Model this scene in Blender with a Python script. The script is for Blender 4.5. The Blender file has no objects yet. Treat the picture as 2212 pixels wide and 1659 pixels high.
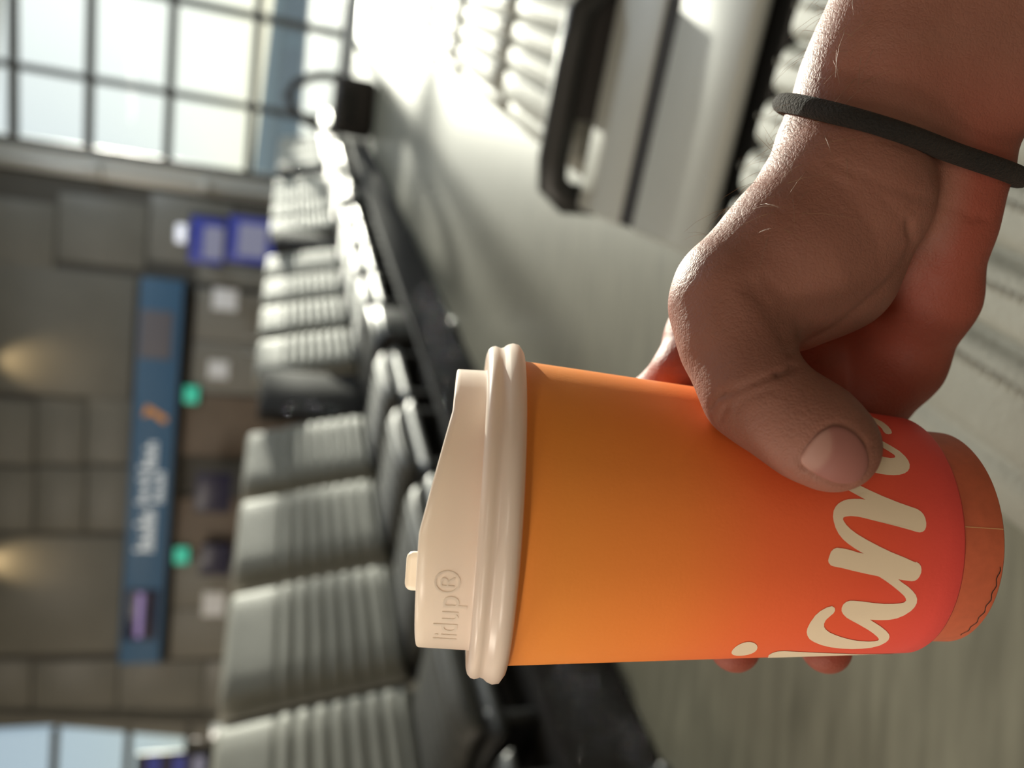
import bpy, bmesh, math, random
import numpy as np
from mathutils import Matrix, Vector
random.seed(7); RNG = np.random.default_rng(7)
SC = bpy.context.scene
COL = SC.collection

# ------------------------------------------------------------------ camera
# the phone was held upright, the stored picture lies on its side: picture left = up in the hall
FPX = 1661.0                                   # focal length in pixels of the 2212 px side
CAMZ = 0.93
PITCH, ROLL = math.radians(17.8), math.radians(4.6)
_R = np.array([1., 0, 0]); _F = np.array([0, math.cos(PITCH), -math.sin(PITCH)]); _U = np.array([0, math.sin(PITCH), math.cos(PITCH)])
CR = math.cos(ROLL)*_R + math.sin(ROLL)*_U     # right when the phone is upright
CU = math.cos(ROLL)*_U - math.sin(ROLL)*_R     # up
CF = _F                                        # forward
CPOS = np.array([0, 0, CAMZ])
cam = bpy.data.cameras.new('camera'); camo = bpy.data.objects.new('camera', cam); COL.objects.link(camo)
m = Matrix.Identity(4)
for i in range(3):
    m[i][0], m[i][1], m[i][2], m[i][3] = -CU[i], CR[i], -CF[i], CPOS[i]
camo.matrix_world = m
cam.sensor_fit = 'HORIZONTAL'; cam.sensor_width = 36.0; cam.lens = FPX/2212*36
cam.clip_start = 0.01; cam.clip_end = 3000
cam.dof.use_dof = True; cam.dof.focus_distance = 0.196; cam.dof.aperture_fstop = 7.2
SC.camera = camo

# ------------------------------------------------------------------ sky, sun, exposure
SUN_AZ, SUN_EL = math.radians(27.0), math.radians(9.8)
w = bpy.data.worlds.new('sky'); SC.world = w; w.use_nodes = True
nt = w.node_tree; nt.nodes.clear()
sky = nt.nodes.new('ShaderNodeTexSky'); sky.sky_type = 'NISHITA'; sky.sun_disc = False
sky.sun_elevation = math.radians(16); sky.sun_rotation = SUN_AZ; sky.air_density = 1.0; sky.dust_density = 1.0
bg = nt.nodes.new('ShaderNodeBackground'); bg.inputs[1].default_value = 0.22
wo = nt.nodes.new('ShaderNodeOutputWorld')
gm = nt.nodes.new('ShaderNodeGamma'); gm.inputs[1].default_value = .5
hs = nt.nodes.new('ShaderNodeHueSaturation'); hs.inputs['Saturation'].default_value = .9
tn = nt.nodes.new('ShaderNodeMix'); tn.data_type = 'RGBA'; tn.blend_type = 'MULTIPLY'; tn.inputs[0].default_value = 1; tn.inputs[7].default_value = (.80, 1.0, 1.28, 1)
nt.links.new(sky.outputs[0], tn.inputs[6]); nt.links.new(tn.outputs[2], hs.inputs['Color']); nt.links.new(hs.outputs[0], gm.inputs[0]); nt.links.new(gm.outputs[0], bg.inputs[0]); nt.links.new(bg.outputs[0], wo.inputs[0])
sl = bpy.data.lights.new('sun', 'SUN'); sl.energy = 11.0; sl.angle = math.radians(1.4); sl.color = (1.0, 0.93, 0.80)
slo = bpy.data.objects.new('sun', sl); COL.objects.link(slo)
sd = Vector((math.sin(SUN_AZ)*math.cos(SUN_EL), math.cos(SUN_AZ)*math.cos(SUN_EL), math.sin(SUN_EL)))
slo.rotation_euler = sd.to_track_quat('Z', 'Y').to_euler()
vs = SC.view_settings
vs.view_transform = 'Standard'; vs.look = 'None'; vs.gamma = 1.0; vs.use_curve_mapping = False; vs.exposure = 0.0
SC.cycles.use_denoising = True
SC.cycles.max_bounces = 8; SC.cycles.sample_clamp_indirect = 6.0
# added fill lamps, out of view at ceiling height, 6.4 m up
for lx, ly, le in [(-11, -4, 900), (-11, 3, 600), (-6, 2, 150), (-6, -5, 240), (0, -5, 110), (0, 2, 12), (-6, 8, 40), (0, 8, 55), (6, 8, 520)]:
    al = bpy.data.lights.new('ceiling_fill_light', 'AREA'); al.shape = 'RECTANGLE'; al.size = 2.4; al.size_y = 1.2
    al.energy = le; al.color = (1.0, 0.89, 0.74) if ly < 6 else ((1.0, .96, .88) if lx < 5 else (.88, 1.0, 1.08))
    ao = bpy.data.objects.new('ceiling_fill_light', al); COL.objects.link(ao); ao.location = (lx, ly, 6.33)

# ------------------------------------------------------------------ helpers
def ray(x, y):                                 # picture pixel -> direction (forward part 1)
    return CF + (1659-y-829.5)/FPX*CR - (x-1106.)/FPX*CU
def P3(x, y, z):                               # picture pixel at depth z (metres) -> camera space (right, down, forward)
    return np.array([(1659-y-829.5)/FPX*z, (x-1106.)/FPX*z, z])
CAMM = Matrix(((CR[0], -CU[0], CF[0], CPOS[0]), (CR[1], -CU[1], CF[1], CPOS[1]), (CR[2], -CU[2], CF[2], CPOS[2]), (0, 0, 0, 1)))

def mat(name, col, rough=.5, metal=0., spec=.5, noise=0., nscale=8., bump=0., bscale=40., stretch=(1, 1, 1), emit=None, estr=0., sss=0., coat=0., col2=None):
    M = bpy.data.materials.new(name); M.use_nodes = True
    n = M.node_tree; b = n.nodes['Principled BSDF']
    b.inputs['Base Color'].default_value = (*col, 1); b.inputs['Roughness'].default_value = rough
    b.inputs['Metallic'].default_value = metal; b.inputs['Specular IOR Level'].default_value = spec
    if coat: b.inputs['Coat Weight'].default_value = coat; b.inputs['Coat Roughness'].default_value = .2
    if sss:
        b.inputs['Subsurface Weight'].default_value = sss; b.inputs['Subsurface Radius'].default_value = (1, .35, .2); b.inputs['Subsurface Scale'].default_value = .004
    if emit: b.inputs['Emission Color'].default_value = (*emit, 1); b.inputs['Emission Strength'].default_value = estr
    if noise or bump or col2:
        tc = n.nodes.new('ShaderNodeTexCoord'); mp = n.nodes.new('ShaderNodeMapping'); mp.inputs['Scale'].default_value = stretch
        n.links.new(tc.outputs['Object'], mp.inputs[0])
    if noise or col2:
        tx = n.nodes.new('ShaderNodeTexNoise'); tx.inputs['Scale'].default_value = nscale; tx.inputs['Detail'].default_value = 6
        n.links.new(mp.outputs[0], tx.inputs[0])
        mx = n.nodes.new('ShaderNodeMix'); mx.data_type = 'RGBA'
        c2 = col2 if col2 else tuple(c*(1-noise) for c in col)
        mx.inputs[6].default_value = (*c2, 1); mx.inputs[7].default_value = (*(col if col2 else tuple(min(1, c*(1+noise)) for c in col)), 1)
        rp = n.nodes.new('ShaderNodeMapRange'); rp.inputs[1].default_value = .3; rp.inputs[2].default_value = .7
        n.links.new(tx.outputs[0], rp.inputs[0]); n.links.new(rp.outputs[0], mx.inputs[0]); n.links.new(mx.outputs[2], b.inputs['Base Color'])
    if bump:
        tb = n.nodes.new('ShaderNodeTexNoise'); tb.inputs['Scale'].default_value = bscale; tb.inputs['Detail'].default_value = 4
        n.links.new(mp.outputs[0], tb.inputs[0])
        bp = n.nodes.new('ShaderNodeBump'); bp.inputs['Strength'].default_value = bump; bp.inputs['Distance'].default_value = .002
        n.links.new(tb.outputs[0], bp.inputs['Height']); n.links.new(bp.outputs[0], b.inputs['Normal'])
    return M

def link(name, me, M=None, parent=None, mw=None):
    o = bpy.data.objects.new(name, me); COL.objects.link(o)
    if M is not None and me is not None: me.materials.clear(); me.materials.append(M)
    if parent is not None: o.parent = parent
    if mw is not None: o.matrix_world = mw
    return o
def tag(o, label, cat, group=None, kind=None):
    if label: o['label'] = label
    if cat: o['category'] = cat
    if group: o['group'] = group
    if kind: o['kind'] = kind
    return o
def struct(o): o['kind'] = 'structure'; return o
def empty(name, mw, label=None, cat=None, group=None):
    o = bpy.data.objects.new(name, None); COL.objects.link(o); o.empty_display_size = .1; o.matrix_world = mw
    return tag(o, label, cat, group)
def mesh(name, v, f, smooth=False):
    me = bpy.data.meshes.new(name); me.from_pydata([tuple(map(float, p)) for p in v], [], f); me.update()
    if smooth: me.polygons.foreach_set('use_smooth', [True]*len(me.polygons))
    return me
def boxm(name, x0, x1, y0, y1, z0, z1, bev=0., seg=2, smooth=True):
    bm = bmesh.new(); bmesh.ops.create_cube(bm, size=1)
    for v in bm.verts: v.co = ((x0+x1)/2+v.co.x*(x1-x0), (y0+y1)/2+v.co.y*(y1-y0), (z0+z1)/2+v.co.z*(z1-z0))
    if bev: bmesh.ops.bevel(bm, geom=list(bm.edges), offset=min(bev, .45*min(x1-x0, y1-y0, z1-z0)), segments=seg, affect='EDGES', profile=.5)
    me = bpy.data.meshes.new(name); bm.to_mesh(me); bm.free()
    if bev and smooth: me.polygons.foreach_set('use_smooth', [True]*len(me.polygons))
    return me
def box(name, b, M, parent=None, mw=None, bev=0., seg=2):
    return link(name, boxm(name, *b, bev=bev, seg=seg), M, parent, mw)
def tubem(name, pts, r, n=10, closed=False):
    pts = [np.array(p, float) for p in pts]; N = len(pts); rr = r if hasattr(r, '__len__') else [r]*N
    V = []; Fc = []; up = None
    for i, p in enumerate(pts):
        a = pts[(i-1) % N] if (i or closed) else p; b = pts[(i+1) % N] if (i < N-1 or closed) else p
        t = b-a; t /= np.linalg.norm(t)
        if up is None:
            up = np.cross(t, [0, 0, 1.]); up = up if np.linalg.norm(up) > .1 else np.cross(t, [1., 0, 0])
        up = up - t*(up@t); up /= np.linalg.norm(up); w2 = np.cross(t, up)
        for k in range(n):
            an = 2*math.pi*k/n; V.append(p+rr[i]*(math.cos(an)*up+math.sin(an)*w2))
    for i in range(N if closed else N-1):
        j = (i+1) % N
        for k in range(n): Fc.append((i*n+k, i*n+(k+1) % n, j*n+(k+1) % n, j*n+k))
    if not closed: Fc.append(tuple(range(n))[::-1]); Fc.append(tuple((N-1)*n+k for k in range(n)))
    return mesh(name, V, Fc, True)
def prismm(name, poly, y0, y1):                # poly of (x, z), pushed through y
    n = len(poly); V = [(x, y0, z) for x, z in poly]+[(x, y1, z) for x, z in poly]
    F = [tuple(range(n)), tuple(range(2*n-1, n-1, -1))]+[(i, n+i, n+(i+1) % n, (i+1) % n) for i in range(n)]
    me = mesh(name, V, F); bm = bmesh.new(); bm.from_mesh(me); bmesh.ops.recalc_face_normals(bm, faces=bm.faces); bm.to_mesh(me); bm.free()
    return me
def frame(o, xd, yd):
    xd = Vector(xd).normalized(); yd = Vector(yd).normalized(); zd = xd.cross(yd)
    return Matrix(((xd.x, yd.x, zd.x, o[0]), (xd.y, yd.y, zd.y, o[1]), (xd.z, yd.z, zd.z, o[2]), (0, 0, 0, 1)))

# ------------------------------------------------------------------ materials
M_panel = mat('taupe wall panel', (.18, .176, .156), .42, noise=.06, nscale=2)
M_wall = mat('dark wall backing', (.085, .08, .07), .7)
M_white = mat('off white plaster', (.66, .58, .48), .8)
M_ceil = mat('ceiling', (.6, .54, .46), .9)
M_metal = mat('brushed window metal', (.55, .56, .54), .35, metal=.4)
M_mull = mat('dark mullion', (.075, .075, .068), .5)
M_black = mat('black plastic', (.012, .012, .012), .42, noise=.1)
M_blk2 = mat('black steel', (.02, .02, .021), .35, metal=.3)
M_leather = mat('light grey leather', (.25, .25, .222), .62, spec=.22, noise=.05, nscale=14, bump=.35, bscale=260)
M_shade_leather = mat('shade darkened leather', (.07, .07, .064), .42, spec=.32, noise=.05, nscale=14, bump=.3, bscale=260)  # shade over the opposite seat cushions is put into this darker leather colour
M_mblack = mat('matt black board', (.014, .012, .011), .85)
M_table = mat('grey laminate', (.32, .33, .31), .5, spec=.3, noise=.05, nscale=5)
M_apron = mat('pale concrete apron', (.36, .40, .40), .9, noise=.1, nscale=.3)
M_hangar = mat('blue grey cladding', (.16, .30, .37), .7, noise=.05)
M_sign = mat('blue sign face', (.035, .085, .15), .45, emit=(.03, .08, .14), estr=.35)
M_txt = mat('white sign lettering', (.8, .82, .82), .5, emit=(.75, .85, .9), estr=.28)
M_org = mat('orange pictogram', (.7, .3, .06), .5, emit=(.8, .35, .08), estr=.12)
M_scr = mat('dark screen', (.01, .01, .03), .3, emit=(.05, .04, .10), estr=.08)
M_blue = mat('lit blue screen', (.01, .02, .2), .3, emit=(.05, .06, .22), estr=.5)
M_bluep = mat('pale screen panel', (.2, .2, .3), .3, emit=(.14, .15, .2), estr=.6)
M_green = mat('green exit sign', (.02, .3, .2), .4, emit=(.06, .6, .4), estr=.55)
M_paper = mat('white notice paper', (.85, .86, .9), .6)
M_door = mat('grey door leaf', (.20, .19, .165), .5)
M_brown = mat('brown wood panel', (.14, .10, .07), .5, noise=.15, nscale=4, stretch=(1, 1, 6))
M_bag = mat('dark bag fabric', (.03, .026, .024), .8, noise=.2, nscale=20)
# glass: clear pane that also scatters a little sunlight on its dust
M_glass = bpy.data.materials.new('dusty window glass'); M_glass.use_nodes = True
n = M_glass.node_tree; n.nodes.clear()
go = n.nodes.new('ShaderNodeOutputMaterial'); gt = n.nodes.new('ShaderNodeBsdfTransparent'); gt.inputs[0].default_value = (.93, .96, .95, 1)
gl = n.nodes.new('ShaderNodeBsdfTranslucent'); gl.inputs[0].default_value = (.80, .92, 1.0, 1)
gg = n.nodes.new('ShaderNodeBsdfGlossy'); gg.inputs['Roughness'].default_value = .03
g1 = n.nodes.new('ShaderNodeMixShader'); g2 = n.nodes.new('ShaderNodeMixShader'); fr = n.nodes.new('ShaderNodeFresnel'); fr.inputs[0].default_value = 1.25
g1.inputs[0].default_value = .02
n.links.new(gt.outputs[0], g1.inputs[1]); n.links.new(gl.outputs[0], g1.inputs[2])
n.links.new(fr.outputs[0], g2.inputs[0]); n.links.new(g1.outputs[0], g2.inputs[1]); n.links.new(gg.outputs[0], g2.inputs[2]); n.links.new(g2.outputs[0], go.inputs[0])
# floor: wood-look vinyl, streaks across the aisle
M_floor = mat('grey brown wood look vinyl floor', (.145, .138, .105), .40, noise=.0, col2=(.085, .08, .06), nscale=5, stretch=(1, 9, 1), spec=.42)

# ------------------------------------------------------------------ the hall
AZ = math.radians(24.93)
D = Vector((math.sin(AZ), math.cos(AZ), 0)); NN = Vector((math.cos(AZ), -math.sin(AZ), 0))
FL = struct(link('floor', mesh('floor', [(-22, -14, 0), (22, -14, 0), (22, 15.2, 0), (-22, 15.2, 0)], [(0, 1, 2, 3)]), M_floor))
WY = math.radians(8.0); WO = (0, 14.0, 0)
WM = frame(WO, (math.cos(WY), -math.sin(WY), 0), (math.sin(WY), math.cos(WY), 0))     # x along the wall, y into the wall, z up
def on_plane(x, y, MW):                        # picture pixel -> (x, z) on the plane y = 0 of a frame
    d = Vector(ray(x, y)); o = Vector(MW.col[3][:3]); nrm = Vector(MW.col[1][:3])
    t = (o-Vector(CPOS)).dot(nrm)/d.dot(nrm); p = MW.inverted() @ (Vector(CPOS)+d*t)
    return p.x, p.z
def wp(x, y): return on_plane(x, y, WM)
wxl, _ = wp(200, 1545); wxr, _ = wp(300, 400)
wall = struct(box('wall_back', (-6.6, wxr, .04, .30, 0, 6.6), M_wall, mw=WM))
# wall panels: (y left, y right, list of joint heights in picture px)
secs = [(575, 425, [-90, 122, 320, 500]), (855, 575, [-90, 290]), (1005, 860, [-90, 75, 185, 285]), (1150, 1008, [-90, 75, 185, 280]), (1415, 1155, [-90, 265]), (1545, 1425, [-90, 68, 255, 440, 620]),
        (620, 575, [425, 620])]
for yl, yr, vsx in secs:
    for a, b in zip(vsx[:-1], vsx[1:]):
        ym = (yl+yr)/2
        x0 = wp((a+b)/2, yl)[0]; x1 = wp((a+b)/2, yr)[0]
        if yl == 1545: x0 = -6.55
        z1 = min(6.55, wp(a, ym)[1]); z0 = max(.05, wp(b, ym)[1])
        box('wall_panel', (x0+.02, x1-.02, 0, .045, z0+.015, z1-.015), M_panel, wall, bev=.008)
struct(box('wall_rear', (-22, 22, -14.2, -14, 0, 6.6), M_white))
struct(box('wall_left', (-22.2, -22, -14, 30, 0, 6.6), M_white))
struct(box('wall_right', (22, 22.2, -14, 6, 0, 6.6), M_white))
struct(box('ceiling', (-22, 22, -14, 18, 6.5, 6.7), M_ceil))

# window wall on the right
VY = math.radians(15.0)
cp = WM @ Vector((wxr, 0, 0))
VM = frame(cp, (math.cos(VY), -math.sin(VY), 0), (math.sin(VY), math.cos(VY), 0))
def vp_(x, y): return on_plane(x, y, VM)
zt = [vp_(v, 200)[1] for v in (695, 547, 367, 193, 28)]
dz = zt[3]-zt[2]; zt = zt+[zt[4]+dz]
zt[0] = .12
xm = [.42]; xm.append(vp_(367, 200)[0]); pw = xm[1]-xm[0]
pw2 = pw*1.28
while xm[-1] < 19: xm.append(xm[-1]+pw2)
win = struct(empty('window_1', VM))
for i, x in enumerate(xm):
    box('mullion', (x-.055, x+.055, -.08, .12, 0, 6.6), M_mull, win, bev=.01)
for z in zt:
    box('transom', (xm[0], xm[-1], -.06, .10, z-.06, z+.06), M_mull, win, bev=.01)
for i in range(len(xm)-1):
    for j in range(len(zt)-1):
        box('pane', (xm[i]+.05, xm[i+1]-.05, .01, .022, zt[j]+.05, zt[j+1]-.05), M_glass, win)
box('jamb', (.0, .40, -.06, .2, 0, 6.6), M_metal, win, bev=.02)
box('jamb_rail', (.10, .17, -.14, -.06, 0, 6.6), M_metal, win, bev=.02)
box('sill', (0, xm[-1], -.25, .1, 0, .10), M_metal, win, bev=.02)
for z in (2.0, 3.6): box('bracket', (.08, .24, -.22, -.14, z, z+.16), M_metal, win, bev=.03)
# window on the left
jx0, jz0 = wp(-100, 1522); jx1, jz1 = wp(455, 1596)
win2 = struct(empty('window_2', WM))
link('jamb', prismm('jamb', [(-6.55, 0), (jx1+.16, 0), (jx0+.16, 6.6), (jx0, 6.6), (jx1, jz1), (-6.55, jz1)][::1], -.03, .05), M_panel, win2)
z_s = wp(405, 1620)[1]; z_a = wp(277, 1600)[1]; z_b = wp(118, 1600)[1]
zz = [z_s, z_a, z_b, z_b+(z_b-z_a), 6.6]
for z in zz[:-1]: box('transom', (-10.5, jx1+.35, -.03, .1, z-.06, z+.06), M_mull, win2, bev=.01)
for x in (-8.2, -9.8): box('mullion', (x-.05, x+.05, -.03, .1, zz[0], 6.6), M_mull, win2, bev=.01)
xs2 = [-10.5, -9.8, -8.2, jx0]
for j in range(len(zz)-1):
    for i in range(3):
        box('pane', (xs2[i]+.05, xs2[i+1]-.05, .03, .042, zz[j]+.05, zz[j+1]-.05), M_glass, win2)
box('sill_wall', (-10.5, jx1, .0, .25, 0, zz[0]-.06), M_panel, win2)

# outside
gnd = struct(link('ground', mesh('ground', [(-600, 31, -.4), (600, 31, -.4), (600, 1500, -.4), (-600, 1500, -.4)], [(0, 1, 2, 3)]), M_apron))
gnd2 = struct(link('ground_strip', mesh('ground', [(-600, 10, -.42), (600, 10, -.42), (600, 31.5, -.41), (-600, 31.5, -.41)], [(0, 1, 2, 3)]), M_apron))
hb = empty('hangar', Matrix.Translation((38, 92, -.4)), 'low blue grey hangar far outside the bright windows', 'building')
box('hangar_wall', (-34, 22, 0, 30, 0, 2.7), M_hangar, hb)
link('hangar_roof', prismm('hangar_roof', [(-35, 2.7), (23, 2.7), (14, 3.3), (-22, 4.6)], -.6, 30.6), mat('pale roof', (.30, .42, .46), .6), hb)
for k in range(5): box('hangar_door', (-30+10*k, -22+10*k, -.15, .02, 0, 2.2), mat('hangar door', (.10, .20, .28), .5), hb)

# ------------------------------------------------------------------ gate wall: sign, doors, notices
def wbox(name, x0, y0, x1, y1, d0, d1, M, parent=None, bev=0., fr=wp, mw=None):
    a = fr((x0+x1)/2, max(y0, y1))[0]; b = fr((x0+x1)/2, min(y0, y1))[0]
    z1 = fr(min(x0, x1), (y0+y1)/2)[1]; z0 = fr(max(x0, x1), (y0+y1)/2)[1]
    return box(name, (a, b, d0, d1, z0, z1), M, parent, bev=bev, mw=mw)
sg = empty('gate_sign', WM, 'long blue gate sign with white lettering across the taupe wall', 'sign')
sx0, sz1 = wp(263, 1422)[0], 2.84; sx1 = wp(350, 602)[0]; sz0 = wp(375, 1010)[1]; sz1 = wp(285, 1010)[1]
box('sign_board', (sx0, sx1, -.22, -.005, sz0, sz1), M_sign, sg, bev=.02)
box('sign_frame', (sx0-.02, sx1+.02, -.23, -.005, sz0-.06, sz0), M_blk2, sg, bev=.01)
def sp(yy): return wp(330, yy)[0]
def strokes(y0, y1, za, zb, nst):              # blurred white letters
    xa, xb = sp(y0), sp(y1); st = (xb-xa)/nst
    for k in range(nst):
        h = (zb-za)*(1 if k % 3 == 0 else .72); x = xa+st*k
        bmv = [(x, za), (x+st*.28, za), (x+st*.28, za+h*.4), (x+st*.55, za+h*.4), (x+st*.55, za), (x+st*.8, za), (x+st*.8, za+h*.62), (x+st*.28, za+h*.62), (x+st*.28, za+h), (x, za+h)]
        link('letter', prismm('letter', bmv, -.235, -.22), M_txt, sg)
zc = (sz0+sz1)/2; hh = sz1-sz0
strokes(1180, 1090, zc-.18*hh, zc+.30*hh, 5)
strokes(1080, 1012, zc+.02*hh, zc+.30*hh, 4)
strokes(1075, 1008, zc-.34*hh, zc-.04*hh, 4)
strokes(1006, 945, zc-.12*hh, zc+.30*hh, 3)
ax0, ax1 = sp(908), sp(876)
link('arrow', prismm('arrow', [(ax0, zc-.25*hh), (ax0+.1, zc-.32*hh), (ax1, zc+.05*hh), (ax1+.05, zc+.2*hh), (ax0+.1, zc+.28*hh), (ax0+.16, zc+.08*hh)], -.235, -.22), M_org, sg)
s1 = box('sign_display', (sp(1368), sp(1262), -.25, -.2, sz0+.12*hh, sz1-.08*hh), M_scr, sg, bev=.01)
s2 = box('sign_display', (sp(770), sp(668), -.25, -.2, sz0+.2*hh, sz1-.05*hh), mat('dim brown display', (.06, .06, .07), .5, emit=(.09, .08, .085), estr=.5), sg, bev=.01)
box('display_line', (sp(1362), sp(1268), -.256, -.25, zc-.02*hh, zc+.14*hh), mat('purple text row', (.2, .15, .3), .5, emit=(.22, .16, .36), estr=.7), sg)
for (x0, y0, x1, y1, lab) in [(399, 868, 430, 832, 'green running man exit sign under the gate sign, nearer the windows'), (378, 1212, 409, 1178, 'green exit sign under the gate sign, nearer the dark screen')]:
    e = empty('exit_sign', WM, lab, 'exit sign', 'green exit signs')
    wbox('lit_panel', x0, y0, x1, y1, -.14, -.08, M_green, e, .01)
    wbox('housing', x0-2, y0+3, x1+2, y1-3, -.09, -.01, M_blk2, e, .01)
def door(nm, y0, y1, top):
    d = struct(empty(nm, WM)); a, b = wp(480, y0)[0], wp(480, y1)[0]; z1 = wp(top, (y0+y1)/2)[1]; c = (a+b)/2
    box('door_frame', (a-.06, b+.06, -.02, .04, 0, z1+.06), M_blk2, d, bev=.01)
    for q0, q1, sg_ in ((a, c-.01, 1), (c+.01, b, -1)):
        lf = box('door_leaf', (q0, q1, -.045, -.02, .02, z1), M_door, d, bev=.01)
        hx = q1-.12 if sg_ > 0 else q0+.12
        link('door_handle', tubem('door_handle', [(hx, -.04, .95), (hx, -.11, 1.0), (hx, -.11, 1.25), (hx, -.04, 1.3)], .014), M_metal, lf)
door('door_1', 848, 628, 418)
door('door_2', 1418, 1205, 372)
wb = box('trim_1', (wp(480, 1200)[0], wp(480, 1075)[0], -.05, .03, 0, sz0-.1), M_brown, mw=WM, bev=.01); struct(wb)
wb = box('trim_2', (wp(480, 985)[0], wp(480, 855)[0], -.05, .03, 0, sz0-.1), M_brown, mw=WM, bev=.01); struct(wb)
pd = empty('boarding_podium', WM, 'dark gate podium in front of the brown panel below the sign', 'podium')
wbox('podium_screen', 432, 1072, 505, 992, -.9, -.84, M_scr, pd, .02)
a, b = wp(500, 1085)[0], wp(500, 980)[0]
box('podium_body', (a, b, -1.0, -.6, 0, 1.12), M_black, pd, bev=.02); box('podium_top', (a-.05, b+.05, -1.05, -.55, 1.12, 1.16), M_blk2, pd, bev=.01)
mo = empty('gate_monitor', WM, 'dark switched-off monitor below the left exit sign', 'monitor')
wbox('monitor_screen', 436, 1228, 500, 1162, -.32, -.28, M_scr, mo, .01); wbox('monitor_back', 440, 1224, 496, 1166, -.28, -.05, M_black, mo, .02)
for x0, y0, x1, y1, lab in [(462, 668, 512, 625, 'white notice on the grey door nearest the windows'), (452, 815, 492, 780, 'pale notice on the grey door beside the exit sign'), (440, 1325, 484, 1278, 'white notice on the door left of the dark monitor')]:
    nb = empty('notice', WM, lab, 'notice', 'paper notices on the gate doors')
    wbox('sheet', x0, y0, x1, y1, -.075, -.07, M_paper, nb); wbox('backing', x0-3, y0+3, x1+3, y1-3, -.07, -.045, M_metal, nb)
# information displays
VF = WM @ Matrix.Translation((0, -1.2, 0))
def vf(x, y): return on_plane(x, y, VF)
dp = empty('flight_display', VF, 'hanging blue flight display in two panels beside the bright windows', 'display')
wbox('display_case', 406, 572, 600, 468, -.02, .10, M_black, dp, .02, fr=vf)
for (q0, q1) in ((410, 484), (492, 596)):
    wbox('display_panel', q0, 570, q1, 471, -.035, -.02, M_blue, dp, .004, fr=vf)
wbox('display_rows', 440, 560, 482, 490, -.045, -.035, M_bluep, dp, fr=vf); wbox('display_rows', 515, 555, 575, 485, -.045, -.035, M_bluep, dp, fr=vf)
a, b = vf(480, 535)[0], vf(480, 505)[0]
box('display_post', (a, b, .1, .18, 0, 2.2), M_blk2, dp, bev=.01)
ld = empty('spot_lamp', VF, 'small white lamp above the blue flight display', 'lamp')
wbox('lamp_lens', 380, 525, 402, 484, -.02, .04, mat('lit lens', (.8, .8, .85), .4, emit=(.8, .85, 1), estr=.6), ld, .02, fr=vf); wbox('lamp_body', 376, 520, 396, 488, .04, .12, M_metal, ld, .02, fr=vf)
a, b = vf(400, 512)[0], vf(400, 496)[0]
box('lamp_arm', (a, b, .1, 1.2, vf(395, 505)[1]-.02, vf(395, 505)[1]+.02), M_metal, ld, bev=.005)
d2 = empty('wall_screen', WM, 'dark blue screen below the far left window', 'display')
wbox('screen_case', 292, 1760, 470, 1618, -.12, -.03, M_black, d2, .02)
wbox('screen_face', 300, 1755, 440, 1622, -.135, -.12, M_scr, d2); wbox('screen_column', 318, 1750, 345, 1624, -.14, -.135, M_blue, d2); wbox('screen_column', 372, 1750, 398, 1624, -.14, -.135, M_blue, d2); wbox('screen_column', 415, 1750, 440, 1624, -.14, -.135, M_bluep, d2)
# wall washers: two downlights on arms high on the wall throw warm pools on the panels
for x, y, lab in [(70, 785, 'right of the two warm wall lamps above the gate sign'), (20, 1215, 'left of the two warm wall lamps above the gate sign')]:
    a, z = wp(x, y); zt_ = 5.45
    e = empty('wall_lamp', WM, lab, 'lamp', 'warm wall lamps')
    link('lamp_shade', tubem('lamp_shade', [(a, -.55, zt_+.12), (a, -.5, zt_), (a, -.47, zt_-.1)], [.06, .10, .12], 14), M_blk2, e)
    link('lamp_arm', tubem('lamp_arm', [(a, -.55, zt_+.12), (a, -.3, zt_+.2), (a, 0, zt_+.2)], .015), M_blk2, e)
    L = bpy.data.lights.new('wall_lamp_light', 'SPOT'); L.energy = 60; L.color = (1, .72, .38); L.spot_size = math.radians(58); L.spot_blend = 1; L.shadow_soft_size = .08
    lo = bpy.data.objects.new('wall_lamp_light', L); COL.objects.link(lo); lo.parent = e
    lo.location = (a, -.46, zt_-.13); tgt = Vector((a, 0, z-.1)); lo.rotation_euler = (Vector(lo.location)-tgt).to_track_quat('Z', 'Y').to_euler()

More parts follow.
